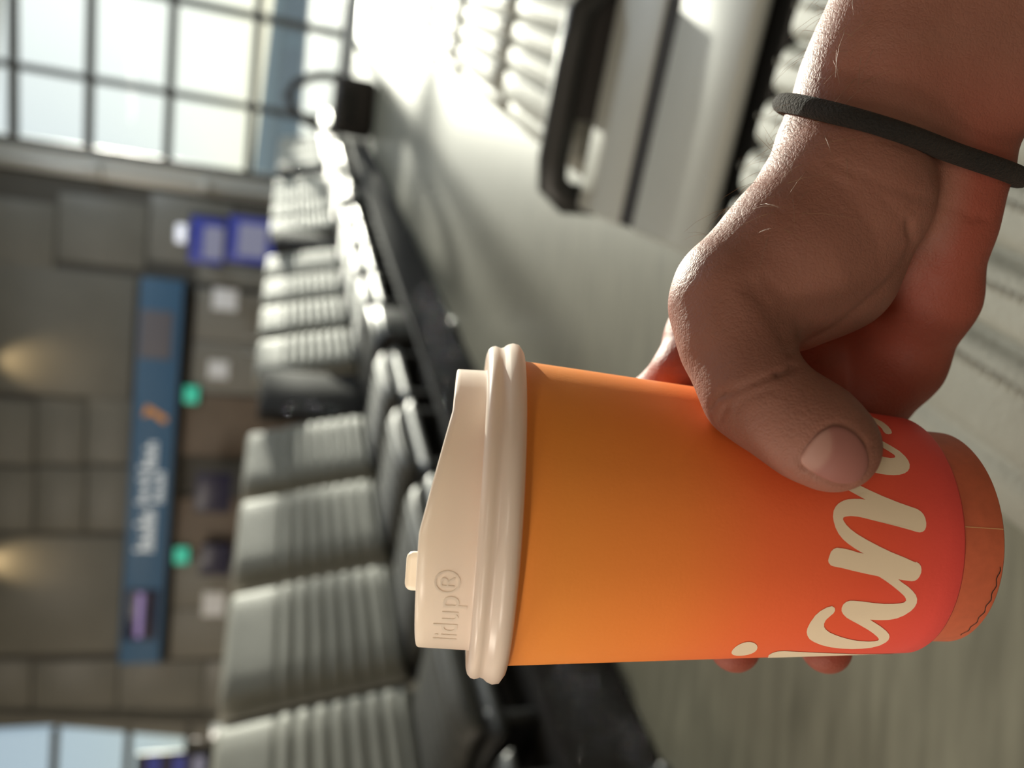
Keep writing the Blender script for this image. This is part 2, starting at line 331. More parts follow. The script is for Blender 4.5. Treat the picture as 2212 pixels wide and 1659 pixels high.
# ------------------------------------------------------------------ seats
def padm(name, path, T, W, chans, cw=.006, cd=.011, ds=.006, side=9., xsec=None, puff=.006):
    """upholstered pad: path of (y, z), stuffing on the left-hand side of the path, channels at arc lengths chans"""
    p = np.array(path, float); L = np.r_[0, np.cumsum(np.linalg.norm(np.diff(p, axis=0), axis=1))]
    n = int(L[-1]/ds)+1; s = np.linspace(0, L[-1], n)
    c = np.c_[np.interp(s, L, p[:, 0]), np.interp(s, L, p[:, 1])]
    for _ in range(12): c[1:-1] = (c[:-2]+2*c[1:-1]+c[2:])/4
    t = np.gradient(c, axis=0); t /= np.linalg.norm(t, axis=1)[:, None]; nr = np.c_[-t[:, 1], t[:, 0]]
    q = np.minimum(s, L[-1]-s)/(T*.55); end = np.sqrt(np.clip(1-(1-np.clip(q, 0, 1))**2, 0, 1))
    f = T*end
    dip = np.zeros(n)
    for k in chans: dip += cd*np.exp(-((s-k)/cw)**2)
    if len(chans) > 1:                        # each roll between channels is puffed
        ck = np.array(chans); 
        for a, b in zip(ck[:-1], ck[1:]):
            m_ = (s > a) & (s < b); f[m_] += puff*np.sin(np.pi*(s[m_]-a)/(b-a))
    xs = xsec if xsec is not None else np.array([-1, -.985, -.95, -.88, -.75, -.5, -.25, 0, .25, .5, .75, .88, .95, .985, 1])
    V = []; F = []
    for x in xs:
        g = (1-abs(x)**side)**.5 if abs(x) < 1 else 0.
        hx = W/2*x
        for i in range(n): V.append((hx, *(c[i]+nr[i]*(max(f[i]-dip[i]*min(1, g*1.2), .002)*g))))
        for i in range(n-1, -1, -1): V.append((hx, *(c[i]-nr[i]*.012*g)))
    R = 2*n
    for a in range(len(xs)-1):
        for i in range(R): F.append((a*R+i, a*R+(i+1) % R, (a+1)*R+(i+1) % R, (a+1)*R+i))
    me = mesh(name, V, F, True); bm = bmesh.new(); bm.from_mesh(me); bmesh.ops.remove_doubles(bm, verts=bm.verts, dist=1e-5); bmesh.ops.recalc_face_normals(bm, faces=bm.faces); bm.to_mesh(me); bm.free()
    me.polygons.foreach_set('use_smooth', [True]*len(me.polygons))
    return me
SW = .57
ch_c = [.10+.054*k for k in range(7)]
cush_me = padm('cushion', [(.055, .385), (.07, .395), (.10, .400), (.46, .404)], .045, SW-.11, [.03+.054*k for k in range(8)], side=4.)
back_me = padm('backrest', [(.455, .43), (.475, .50), (.53, .72), (.585, .92), (.60, .985)], .065, SW-.04, [.04+.05*k for k in range(8)], cd=.012)
shell_me = padm('shell', [(.03, .34), (.06, .375), (.44, .385), (.50, .45), (.56, .72), (.615, .965)], .016, SW-.035, [], cd=0, ds=.02)
def seat_proto():
    e = empty('lounge_seat', Matrix.Identity(4), None, 'seat')
    link('cushion', cush_me, M_shade_leather, e); link('backrest', back_me, M_leather, e); link('shell', shell_me, M_black, e)
    for sx in (-1, 1):
        link('side_bracket', prismm('side_bracket', [(-.02, 0), (.0, 0)], 0, 1) if False else boxm('side_bracket', sx*.2-.02, sx*.2+.02, .04, .42, .24, .372, .008), M_blk2, e)
    return e
def copy_tree(o, parent=None):
    c = o.copy(); COL.objects.link(c); c.parent = parent
    for ch in list(o.children): copy_tree(ch, c)
    return c
RM = frame((0, 0, 0), D, -NN)                  # opposite row: x along the row, y away across the aisle
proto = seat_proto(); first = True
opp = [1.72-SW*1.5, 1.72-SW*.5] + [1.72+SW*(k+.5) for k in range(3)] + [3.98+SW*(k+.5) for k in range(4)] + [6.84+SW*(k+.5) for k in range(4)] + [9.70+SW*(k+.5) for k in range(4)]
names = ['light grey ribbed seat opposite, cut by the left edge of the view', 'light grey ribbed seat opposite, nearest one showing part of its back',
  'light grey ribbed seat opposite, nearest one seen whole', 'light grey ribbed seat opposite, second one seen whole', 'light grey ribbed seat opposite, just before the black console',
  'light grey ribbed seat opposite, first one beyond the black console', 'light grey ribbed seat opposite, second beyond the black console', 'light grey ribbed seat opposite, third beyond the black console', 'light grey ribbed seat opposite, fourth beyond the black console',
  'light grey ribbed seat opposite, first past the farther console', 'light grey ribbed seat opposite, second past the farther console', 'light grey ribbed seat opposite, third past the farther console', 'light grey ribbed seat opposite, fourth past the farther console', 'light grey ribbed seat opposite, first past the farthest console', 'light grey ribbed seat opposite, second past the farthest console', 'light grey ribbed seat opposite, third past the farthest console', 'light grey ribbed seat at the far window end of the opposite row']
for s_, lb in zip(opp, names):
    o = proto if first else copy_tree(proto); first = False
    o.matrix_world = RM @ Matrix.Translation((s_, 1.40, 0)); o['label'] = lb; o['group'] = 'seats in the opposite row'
for s0, s1, lb in [(3.43, 3.98, 'black console with a tall panel between seats of the opposite row, nearer one'), (6.26, 6.84, 'black console with a tall panel in the opposite row, farther one'), (9.12, 9.70, 'black console with a tall panel in the opposite row, farthest one')]:
    e = empty('seat_console', RM @ Matrix.Translation(((s0+s1)/2, 1.40, 0)), lb, 'console', 'consoles in the opposite row'); wd = (s1-s0)/2-.02
    box('console_top', (-wd, wd, .05, .5, .40, .43), M_blk2, e, bev=.01); box('console_panel', (-wd, wd, .46, .52, .43, .95), M_mblack, e, bev=.02)
    box('console_body', (-wd+.05, wd-.05, .02, .45, .245, .40), M_black, e, bev=.02)
bmn = empty('seat_beam', RM, 'black steel beam and feet carrying the opposite row of seats', 'beam')
box('beam', (.5, 12, 1.62, 1.70, .18, .238), M_blk2, bmn, bev=.01)
for s_ in (1.0, 1.42, 3.7, 5.4, 6.55, 8.6, 11.4):
    box('leg', (s_-.03, s_+.03, 1.62, 1.70, .03, .18), M_blk2, bmn, bev=.01)
    box('foot', (s_-.035, s_+.035, 1.38, 1.96, 0, .03), M_blk2, bmn, bev=.01)
box('under_seat_shade', (.5, 12, 1.405, 1.90, .0, .238), M_mblack, bmn, bev=.01)  # solid black box added to stand in for the shadow under the seats

# the near row, seen from above: own seat, double side table, seats beyond
AZ2 = math.radians(27.2)
D2 = Vector((math.sin(AZ2), math.cos(AZ2), 0)); N2 = Vector((math.cos(AZ2), -math.sin(AZ2), 0))
RM2 = frame((0, 0, 0), -D2, N2)
def near_seat(s0, s1, lab):
    wd = (s1-s0)
    e = empty('lounge_seat', RM2 @ Matrix.Translation((-(s0+s1)/2, -.232, 0)), lab, 'seat', 'seats in the near row')
    chn = [.065]+[.122+.0535*k for k in range(7)]
    me = padm('cushion', [(.012, .33), (.02, .37), (.055, .388), (.47, .392)], .058, wd-.012, chn, cw=.0055, cd=.013, ds=.004, puff=.003, side=26., xsec=np.array([-1, -.997, -.99, -.975, -.95, -.9, -.5, 0, .5, .9, .95, .975, .99, .997, 1]))
    link('cushion', me, M_leather, e)
    link('backrest', back_me, M_leather, e).scale = ((wd-.02)/(SW-.04), 1, 1); link('shell', shell_me, M_black, e).scale = ((wd-.02)/(SW-.035), 1, 1)
    return e, chn
own, chn = near_seat(.235, .80, 'light grey ribbed leather seat right under the hand and cup')
near_seat(1.365, 1.915, 'light grey ribbed seat cushion in the near row beyond the side table')
near_seat(1.925, 2.52, 'light grey ribbed seat cushion in the near row, second beyond the side table')
near_seat(2.53, 3.10, 'light grey ribbed seat cushion in the near row, third beyond the side table')
near_seat(3.11, 3.68, 'light grey ribbed seat cushion at the sunlit far end of the near row')
# stitch beads beside each channel of the own cushion
bm = bmesh.new()
cy = [p for p in chn]
for c_ in chn[1:6]:
    y_ = c_-.075+.018+.0095; z_ = .4535
    x_ = -.25
    while x_ < .25:
        mm = Matrix.Translation((x_, y_+random.uniform(-.0006, .0006), z_)) @ Matrix.Rotation(.35, 4, 'Z') @ Matrix.Diagonal((.0016, .0034, .0014, 1))
        bmesh.ops.create_icosphere(bm, subdivisions=1, radius=1, matrix=mm); x_ += .0078
me = bpy.data.meshes.new('stitching'); bm.to_mesh(me); bm.free(); me.polygons.foreach_set('use_smooth', [True]*len(me.polygons))
st = link('stitching', me, M_leather, own); st['kind'] = 'stuff'
TBM = RM2 @ Matrix.Translation((-.80, -.225, 0)) @ Matrix.Rotation(math.radians(8), 4, 'Z') @ Matrix.Translation((.80, 0, 0))
tb = empty('side_table', TBM, 'flat grey double side table with a black gap between near seats', 'table')
box('table_top', (-1.008, -.815, 0, .46, .425, .448), M_table, tb, bev=.008); box('table_top', (-1.236, -1.050, 0, .46, .425, .448), M_table, tb, bev=.008)
box('table_strip', (-1.050, -1.008, .004, .456, .42, .4465), M_mblack, tb)
box('table_tray', (-1.236, -.81, .02, .45, .30, .405), M_black, tb, bev=.01)
ar = empty('armrest', TBM @ Matrix.Translation((-1.272, 0, 0)), 'black loop armrest at the far side of the grey table', 'armrest')
link('arm_bar', tubem('arm_bar', [(0, .015, .40), (0, .01, .455), (0, .03, .485), (0, .07, .492), (0, .22, .492), (0, .30, .49), (0, .34, .46), (0, .34, .40)], .027, 12), M_black, ar)
box('arm_panel', (-.018, .018, .14, .345, .39, .495), M_mblack, ar, bev=.008)
box('arm_bracket', (-.02, .02, .0, .35, .30, .41), M_blk2, ar, bev=.008)
b2 = empty('seat_beam', RM2, 'black steel beam and legs under the near row of seats', 'beam')
box('beam', (-3.7, -.2, .0, .08, .24, .298), M_blk2, b2, bev=.01)
for s_ in (.5, 1.05, 1.6, 2.5, 3.4):
    box('leg', (-s_-.025, -s_+.025, .0, .08, .02, .24), M_blk2, b2, bev=.01); box('foot', (-s_-.03, -s_+.03, -.2, .3, 0, .025), M_blk2, b2, bev=.008)

# dark bag on the floor of the aisle
BM = Matrix.Translation((2.92, 8.75, 0)) @ Matrix.Rotation(math.radians(-14), 4, 'Z')
bg_ = empty('tote_bag', BM, 'dark bag with a tall arched strap standing before the windows', 'bag')
box('bag_body', (-.31, .31, -.16, .16, .0, .46), M_bag, bg_, bev=.07, seg=4)
link('strap', tubem('strap', [(-.30, 0, .40), (-.28, 0, .60), (-.16, 0, .84), (0, 0, .93), (.14, 0, .86), (.26, 0, .64), (.29, 0, .40)], .05, 10), M_bag, bg_)
box('flap', (-.20, .18, -.175, -.13, .22, .42), M_blk2, bg_, bev=.03)

# ------------------------------------------------------------------ paper cup (camera-space placement, real size)
Z0 = .21744
C0 = np.array([(561.94-829.5)/FPX*Z0, (1080.65-1106.)/FPX*Z0, Z0])          # centre of the lid lip
AX = np.array([math.tan(-.07016), 1., math.tan(.05704)]); AX /= np.linalg.norm(AX)     # axis, pointing down the cup
E1 = np.array([1., 0, 0]); E1 -= AX*(E1@AX); E1 /= np.linalg.norm(E1)       # to the right
E2 = np.cross(E1, AX); E2 = E2 if E2[2] < 0 else -E2                        # towards the viewer
R1, R2_, HW, R3, H3 = .04211, .03336, .11446, .02975, .01279
def rc_cup(t): return R1+(R2_-R1)*np.clip(t, -.01, HW)/HW
def cupP(t, ang, rad):
    a = math.radians(ang); return C0+AX*t+rad*(math.sin(a)*E1+math.cos(a)*E2)
# cup frame in the world: x right, y towards the viewer's back (away), z up
upv, xv, yv = CAMM.to_3x3() @ Vector(-AX), CAMM.to_3x3() @ Vector(E1), CAMM.to_3x3() @ Vector(-E2)
o_ = CAMM @ Vector(C0)
CUPM = Matrix(((xv.x, yv.x, upv.x, o_.x), (xv.y, yv.y, upv.y, o_.y), (xv.z, yv.z, upv.z, o_.z), (0, 0, 0, 1)))
if CUPM.determinant() < 0: print('CUP FRAME FLIPPED')
def lathem(name, prof, n=128, hfun=None):
    V = []; F = []
    for r, z in prof:
        for k in range(n):
            a = 2*math.pi*k/n; x, y = r*math.cos(a), r*math.sin(a)
            V.append((x, y, hfun(x, y, z) if hfun else z))
    for i in range(len(prof)-1):
        for k in range(n): F.append((i*n+k, i*n+(k+1) % n, (i+1)*n+(k+1) % n, (i+1)*n+k))
    me = mesh(name, V, F, True); bm = bmesh.new(); bm.from_mesh(me)
    bmesh.ops.remove_doubles(bm, verts=bm.verts, dist=1e-6); bmesh.ops.recalc_face_normals(bm, faces=bm.faces); bm.to_mesh(me); bm.free()
    me.polygons.foreach_set('use_smooth', [True]*len(me.polygons)); return me
# printed paper: orange at the rim running to red and pink at the foot
M_paper_cup = bpy.data.materials.new('orange to red printed paper'); M_paper_cup.use_nodes = True
n = M_paper_cup.node_tree; b = n.nodes['Principled BSDF']; b.inputs['Roughness'].default_value = .5; b.inputs['Specular IOR Level'].default_value = .35
tc = n.nodes.new('ShaderNodeTexCoord'); sx = n.nodes.new('ShaderNodeSeparateXYZ'); mr = n.nodes.new('ShaderNodeMapRange'); cr = n.nodes.new('ShaderNodeValToRGB')
mr.inputs[1].default_value = 0.0; mr.inputs[2].default_value = -HW
n.links.new(tc.outputs['Object'], sx.inputs[0]); n.links.new(sx.outputs[2], mr.inputs[0]); n.links.new(mr.outputs[0], cr.inputs[0]); n.links.new(cr.outputs[0], b.inputs['Base Color'])
el = cr.color_ramp.elements; el[0].position = .12; el[0].color = (.90, .29, .045, 1); el[1].position = 1.0; el[1].color = (.78, .075, .065, 1)
for p_, c_ in ((.36, (.92, .24, .045, 1)), (.55, (.90, .155, .045, 1)), (.78, (.84, .10, .045, 1))): e_ = el.new(p_); e_.color = c_
pn = n.nodes.new('ShaderNodeTexNoise'); pn.inputs['Scale'].default_value = 900; bp = n.nodes.new('ShaderNodeBump'); bp.inputs['Strength'].default_value = .12; bp.inputs['Distance'].default_value = .0003
n.links.new(tc.outputs['Object'], pn.inputs[0]); n.links.new(pn.outputs[0], bp.inputs['Height']); n.links.new(bp.outputs[0], b.inputs['Normal'])
M_base = mat('brown orange inner paper', (.62, .135, .06), .6, noise=.08, nscale=300)
M_seam = mat('paper seam', (.62, .32, .14), .7)
M_print = mat('cream print', (.86, .70, .52), .5)
M_lid = mat('white plastic lid', (.92, .84, .76), .30, spec=.5, sss=0)
n = M_lid.node_tree; b = n.nodes['Principled BSDF']; tl = n.nodes.new('ShaderNodeBsdfTranslucent'); tl.inputs[0].default_value = (.95, .84, .70, 1)
mx_ = n.nodes.new('ShaderNodeMixShader'); mx_.inputs[0].default_value = .30; mo_ = n.nodes['Material Output']
n.links.new(b.outputs[0], mx_.inputs[1]); n.links.new(tl.outputs[0], mx_.inputs[2]); n.links.new(mx_.outputs[0], mo_.inputs[0])
cup = empty('coffee_cup', CUPM, 'orange to red paper coffee cup with cream script, held in the hand', 'cup')
def zr(t): return float(rc_cup(t))
wall_prof = [(zr(0), .004), (zr(0), 0)]+[(zr(t), -t) for t in np.linspace(.005, HW-.0006, 24)]+[(R2_-.0003, -HW), (R2_-.0011, -HW+.0001), (R2_-.0013, -HW+.004)]+[(zr(t)-.0014, -t) for t in np.linspace(HW-.006, 0, 12)]+[(zr(0)-.0014, .004), (zr(0), .004)]
link('cup_wall', lathem('cup_wall', wall_prof), M_paper_cup, cup)
bz = -HW-H3
base_prof = [(R2_-.0011, -HW+.008), (R3+.0004, -HW), (R3, bz+.0005), (R3-.0004, bz), (R3-.0013, bz+.0002), (R3-.0016, bz+.002), (R3-.0018, bz+.006), (0.0, bz+.0062)]
bs = link('cup_base', lathem('cup_base', base_prof), M_base, cup)
sa = math.radians(-90+2)                       # paper seam on the foot, facing the viewer
def sm(r, z, a): return (r*math.cos(a), r*math.sin(a), z)
V = []; 
for k in range(6):
    z = -HW+.0002-(H3-.0003)*k/5; r = R3+.0004-.0004*k/5+.00012
    V += [sm(r, z, sa+.200-.004), sm(r, z, sa+.200+.004)]
link('base_seam', mesh('base_seam', V, [(2*k, 2*k+1, 2*k+3, 2*k+2) for k in range(5)]), M_seam, bs)
V = []; cra = np.linspace(sa-.95, sa-.12, 30)
for k, a in enumerate(cra):
    z = bz+.0026+.0007*math.sin(k*1.3)*.4-.0012*(k/29); V += [sm(R3+.00022, z, a), sm(R3+.00022, z-.00022, a)]
link('base_crack', mesh('base_crack', V, [(2*k, 2*k+1, 2*k+3, 2*k+2) for k in range(29)]), M_black, bs)
# lid
RW = .0384
def lid_top(x, y, z):
    if z < .0070: return z
    f = (z-.0070)/(.0205-.0070)
    full = .0205; k = np.clip((x-(-.001))/(.0285), 0, 1); low = full-.0056*float(k)
    return .0070+f*(low-.0070)
lid_prof = [(.0405, -.0030), (.0446, -.0030), (.0463, -.0018), (.0466, -.0002), (.0461, .0012), (.0453, .0022), (.0450, .0031), (.0453, .0038), (.0455, .0046), (.0452, .0056), (.0444, .0064), (.0432, .0068), (.0418, .0067), (.0406, .0062), (RW+.0009, .0058), (RW+.0002, .0060), (RW, .0070)]
lid_prof += [(RW-.00002*k, .0082+.0116*k/6) for k in range(7)]+[(RW-.0005, .0203), (RW-.0012, .0205), (RW-.0020, .0202), (RW-.0026, .0190), (RW-.003, .0178), (.02, .0176), (0, .0176)]
lid = link('lid', lathem('lid', lid_prof, 160, lid_top), M_lid, cup)
tabm = boxm('sip_tab', -.0216, -.0112, -.013, -.009, .0170, .0246, .0018, 3)
link('sip_tab', tabm, M_lid, lid)
# raised letters on the lid wall
cu = bpy.data.curves.new('t', 'FONT'); cu.body = 'lidup\u00ae'; cu.size = .0086; cu.align_x = 'CENTER'; cu.space_character = 1.1; cu.resolution_u = 4
to = bpy.data.objects.new('t', cu); COL.objects.link(to); bpy.context.view_layer.update()
tme = bpy.data.meshes.new_from_object(to); bpy.data.objects.remove(to)
bm = bmesh.new(); bm.from_mesh(tme); bmesh.ops.remove_doubles(bm, verts=bm.verts, dist=1e-6)
bmesh.ops.triangulate(bm, faces=bm.faces)
ex = bmesh.ops.extrude_face_region(bm, geom=list(bm.faces))
for v in [g for g in ex['geom'] if isinstance(g, bmesh.types.BMVert)]: v.co.z += .0004
for v in bm.verts:
    a = math.radians(-90-33)+v.co.x/RW; r = RW-.0002+v.co.z*.8; v.co = (r*math.cos(a), r*math.sin(a), .0100+v.co.y)
bmesh.ops.recalc_face_normals(bm, faces=bm.faces); bm.to_mesh(tme); bm.free(); tme.name = 'raised_lettering'
link('raised_lettering', tme, M_lid, lid)
# cream script: outline points read in zoomed crops of the photograph, mapped onto the cone as a flat print
def zc_(o, s, pts): return [(o[0]+x/s, o[1]+y/s) for x, y in pts]
A2 = lambda p: zc_((1720, 1200), 7.373, p)
A1 = lambda p: zc_((1750, 1000), 7.373, p)
A4 = lambda p: zc_((1800, 870), 8.295, p)
A3 = lambda p: zc_((1550, 1350), 5.53, p)
script = A2([(565,800),(610,830),(615,870),(590,915),(530,965),(470,1020),(440,1080),(440,1130),(470,1175),(530,1220),(620,1260),(720,1295),(850,1330),(1000,1355),(1150,1363),(1250,1358),(1300,1345),(1315,1325),(1290,1290),(1220,1230),(1130,1170),(1000,1095),(860,1020),(800,985),(745,930),(718,880),(720,830),(745,775),(790,735),(850,715),(920,715),(1050,728),(1230,752),(1400,766),(1550,766),(1650,757),(1715,742),(1745,712),(1740,680),(1715,640),(1640,570),(1530,480),(1420,400),(1310,330),(1290,325),(1130,292),(900,240),(720,195),(590,170),(545,152),(515,115),(505,80),(510,50)])
script += A1([(304,1475),(330,1410),(370,1370),(420,1350),(520,1360),(650,1390),(760,1425),(850,1443),(800,1415),(700,1355),(600,1285),(520,1215),(450,1130),(400,1030),(370,930),(360,850),(370,760),(400,700),(450,645),(520,605),(600,580),(700,573),(800,575),(880,588),(800,545),(700,490),(600,435),(480,370),(400,330),(420,260),(560,260),(700,315),(815,375),(950,440),(1150,530),(1400,630),(1600,700),(1700,735),(1760,775),(1800,820),(1830,880),(1845,960),(1842,1020),(1825,1065),(1790,1095),(1740,1107),(1690,1098),(1600,1070),(1400,1015),(1200,965),(1000,915),(860,878),(750,855),(640,846),(560,855),(525,870),(518,895),(530,925),(570,985),(640,1055),(740,1130),(900,1225),(1100,1330),(1300,1425),(1500,1505),(1620,1560),(1680,1585)])
script += A2([(1900,95),(1950,125),(1980,165),(1990,215),(1985,270),(1960,330),(1925,375),(1880,400),(1830,406),(1750,395),(1680,385),(1620,375),(1680,425),(1780,495),(1850,560),(1900,625),(1922,690),(1915,755),(1880,820),(1820,880),(1720,945),(1600,995),(1480,1018),(1350,1024),(1250,1020),(1170,1015),(1250,1065),(1350,1130),(1430,1195),(1475,1250),(1483,1290),(1465,1340),(1420,1380),(1330,1425),(1200,1460),(1050,1477),(880,1482),(720,1475),(550,1455),(400,1420),(280,1370),(210,1325),(175,1270),(163,1210),(175,1150),(220,1060),(300,950),(380,880),(480,825)])
loop_e = A4([(765,645),(900,705),(1050,790),(1180,870),(1280,960),(1340,1040),(1365,1110),(1360,1180),(1330,1230),(1270,1270),(1180,1295),(1080,1302),(950,1295),(840,1278),(735,1255),(600,1200),(560,1080),(640,980),(830,962),(920,980),(1020,995),(1090,990),(1108,972),(1090,940),(1000,880),(900,820),(800,755),(740,715),(690,660),(700,620)])
bit = A4([(650,440),(720,470),(790,520),(835,570),(843,590),(800,603),(745,600),(680,560),(600,470)])
hook = A4([(390,180),(500,195),(620,235),(760,290),(880,350),(970,420),(1030,490),(1048,540),(1030,565),(985,572),(940,560),(900,525),(870,470),(820,420),(720,360),(600,305),(480,258),(360,210)])
dot = A3([(145,345),(170,310),(230,280),(320,265),(390,265),(430,285),(437,305),(420,330),(380,350),(300,365),(210,370),(160,365)])
stem = A3([(610,355),(650,330),(720,310),(800,306),(950,315),(1200,327),(1500,338),(1700,346)])
def cone_hit(x, y):                            # picture pixel -> (angle about the axis, height t) on the printed cone
    d = np.array([(1659-y-829.5)/FPX, (x-1106.)/FPX, 1.]); best = None
    zs = np.linspace(.15, .24, 3000); P = d*zs[:, None]-C0; t = P@AX
    rad = np.linalg.norm(P-t[:, None]*AX, axis=1); f = rad-rc_cup(t); i = np.argmax(f < 0)
    if f[i] >= 0: i = int(np.argmin(f))
    p = P[i]; return math.atan2(p@E1, p@E2), t[i]
def printm(name, pts=None, at=None):
    at = at or [cone_hit(x, y) for x, y in pts]
    RM_ = .034
    bm = bmesh.new(); vs_ = [bm.verts.new((a*RM_, -t, 0)) for a, t in at]; bm.faces.new(vs_)
    bmesh.ops.triangulate(bm, faces=bm.faces, ngon_method='EAR_CLIP')
    a0 = min(a for a, t in at); a1 = max(a for a, t in at); k = a0+.06
    while k < a1:
        bmesh.ops.bisect_plane(bm, geom=list(bm.verts)+list(bm.edges)+list(bm.faces), plane_co=(k*RM_, 0, 0), plane_no=(1, 0, 0), dist=1e-7); k += .06
    for v in bm.verts:
        a = v.co.x/RM_; t = -v.co.y; r = float(rc_cup(t))+.00012
        v.co = (r*math.sin(a), -r*math.cos(a), -t)
    bmesh.ops.recalc_face_normals(bm, faces=bm.faces)
    me = bpy.data.meshes.new(name); bm.to_mesh(me); bm.free()
    me.polygons.foreach_set('use_smooth', [True]*len(me.polygons)); return me
for nm, pts in (('script_letters', script), ('script_loop', loop_e), ('script_stroke', bit), ('script_hook', hook)):
    link(nm, printm(nm, pts), M_print, cup)
da = [cone_hit(x, y) for x, y in dot[1:7]]; tm = np.mean([t for a, t in da]); am = min(a for a, t in da)
link('script_dot', printm('script_dot', None, [(am+.02+.13*math.cos(q)-.02*math.sin(q), tm+.0033*math.sin(q)) for q in np.linspace(0, 2*math.pi, 24, endpoint=False)]), M_print, cup)
sa_ = [cone_hit(x, y) for x, y in stem]
link('script_stem', printm('script_stem', None, sa_+[(sa_[-1][0]-.10, sa_[-1][1]+.012), (sa_[-1][0]-.33, sa_[-1][1]+.012), (sa_[0][0]-.16, sa_[0][1]+.002)]), M_print, cup)

# ------------------------------------------------------------------ hand and forearm, one continuous surface
prims = {'palm': [], 'thenar': [], 'index': [], 'middle': [], 'ring': [], 'little': []}
def chain(g, pts):
    for a, b in zip(pts[:-1], pts[1:]): prims[g].append((np.array(a[0]), np.array(b[0]), a[1], b[1]))
def px(x, y, z, r): return (P3(x, y, z), r)
def cp_(t, ang, r): return (cupP(t, ang, float(rc_cup(t))+r), r)
# forearm
chain('palm', [px(1826, 315, .212, .0165), px(1900, 140, .209, .0180), px(2020, -135, .204, .0215), px(2300, -780, .190, .028)])
chain('palm', [px(1940, 315, .213, .0175), px(2030, 130, .211, .0190), px(2165, -140, .206, .0225), px(2450, -700, .192, .030)])
chain('palm', [px(2048, 322, .213, .0140), px(2120, 175, .212, .0168), px(2290, -100, .206, .0215), px(2590, -620, .192, .028)])
# wrist to knuckles
W1, W2 = px(1840, 360, .2195, .0170), px(1985, 400, .219, .0170)
chain('palm', [px(1900, 300, .215, .0175), W1, px(1700, 510, .238, .0150), px(1560, 640, .250, .0118)])
chain('palm', [W1, px(1780, 540, .242, .0140), px(1655, 700, .258, .0115)])
chain('palm', [W2, px(1870, 580, .238, .0140), px(1765, 760, .258, .0112)])
chain('palm', [W2, px(1950, 600, .232, .0140), px(1865, 800, .252, .0105)])
chain('palm', [px(2052, 370, .214, .0150), px(2040, 480, .2165, .0120), px(2008, 640, .228, .0125), px(1945, 785, .240, .0118), px(1905, 855, .247, .0105)])
# ball of the thumb and thumb
chain('thenar', [px(1860, 350, .211, .0175), px(1822, 420, .2065, .0205), px(1700, 560, .2035, .0190), px(1590, 632, .2015, .0146), px(1578, 665, .2000, .0140), px(1592, 745, .1955, .0128), px(1628, 845, .1885, .0114), px(1692, 893, .1845, .0103), px(1762, 938, .1815, .0107), px(1804, 968, .1802, .0099)])
chain('thenar', [px(1840, 440, .208, .018), px(1790, 580, .2085, .0168), px(1700, 640, .205, .0150)])
# fingers behind the cup
chain('index', [px(1560, 640, .250, .0115), px(1512, 729, .248, .0108), cp_(0.0565, 117, .0100), cp_(0.0500, 140, .0098), cp_(0.0460, 165, .0092), cp_(0.0450, 195, .0088), cp_(0.0470, 225, .0080)])
chain('middle', [px(1655, 700, .258, .0115), cp_(0.0775, 122, .0105), cp_(0.0735, 145, .0098), cp_(0.0705, 170, .0094), cp_(0.0705, 200, .0090), cp_(0.0735, 228, .0085), cp_(0.0763, 248, .0078)])
chain('ring', [px(1765, 760, .258, .0110), cp_(0.0985, 122, .0100), cp_(0.0965, 145, .0096), cp_(0.0955, 170, .0092), cp_(0.0975, 200, .0088), cp_(0.1015, 228, .0084), cp_(0.1043, 250, .0076)])
chain('little', [px(1865, 800, .252, .0102), cp_(0.1120, 122, .0090), cp_(0.1110, 150, .0084), cp_(0.1120, 180, .0078), cp_(0.1150, 212, .0070)])
def seg(p, q):
    a, b, ra, rb = q; ba = b-a; h = np.clip(((p-a)@ba)/(ba@ba), 0, 1)
    return np.linalg.norm(p-a-h[:, None]*ba, axis=1)-(ra+(rb-ra)*h)
def smin(a, b, k):
    h = np.maximum(k-np.abs(a-b), 0)/k; return np.minimum(a, b)-h*h*k*.25
KIN = {'palm': .006, 'thenar': .006, 'index': .003, 'middle': .003, 'ring': .003, 'little': .003}
def grp(p, g):
    d = None
    for q in prims[g]:
        e = seg(p, q); d = e if d is None else smin(d, e, KIN[g])
    return d
def sdf(p):
    pa = grp(p, 'palm')
    fi = grp(p, 'index')
    for g in ('middle', 'ring', 'little'): fi = smin(fi, grp(p, g), .0015)
    d = smin(pa, fi, .009)
    # the near side of the thumb ball creases against the palm; towards the forearm it melts in
    th = grp(p, 'thenar')
    s = np.clip((p[:, 0]-.058)/.03, 0, 1)
    k = .005+.016*s
    h = np.maximum(k-np.abs(d-th), 0)/k
    d = np.minimum(d, th)-h*h*k*.25
    # flesh presses flat against the cup
    q = p-C0; t = q@AX; rad = np.linalg.norm(q-t[:, None]*AX, axis=1)
    cupd = np.where((t > -.003) & (t < HW+H3), rc_cup(t)+.00025-rad, -1.)
    return np.maximum(d, cupd)
def sdf_c(p, ch=400000): return np.concatenate([sdf(p[i:i+ch]) for i in range(0, len(p), ch)])
H = .0009
allp = np.array([q[0] for g in prims for q in prims[g]]+[q[1] for g in prims for q in prims[g]])
lo = allp.min(0)-.035; hi = allp.max(0)+.035
CG = 6
nc = np.ceil((hi-lo)/(H*CG)).astype(int)
gx = [lo[i]+(np.arange(nc[i])+.5)*H*CG for i in range(3)]
cg = np.stack(np.meshgrid(*gx, indexing='ij'), -1).reshape(-1, 3); cd_ = sdf_c(cg).reshape(nc)
fine = np.repeat(np.repeat(np.repeat(cd_, CG, 0), CG, 1), CG, 2).astype(np.float32)
ii = np.argwhere(np.abs(fine) < H*CG*1.15)
fine[tuple(ii.T)] = sdf_c(lo+(ii+.5)*H)
neg = fine < 0
cellsum = np.zeros(np.array(fine.shape)-1, np.int8)
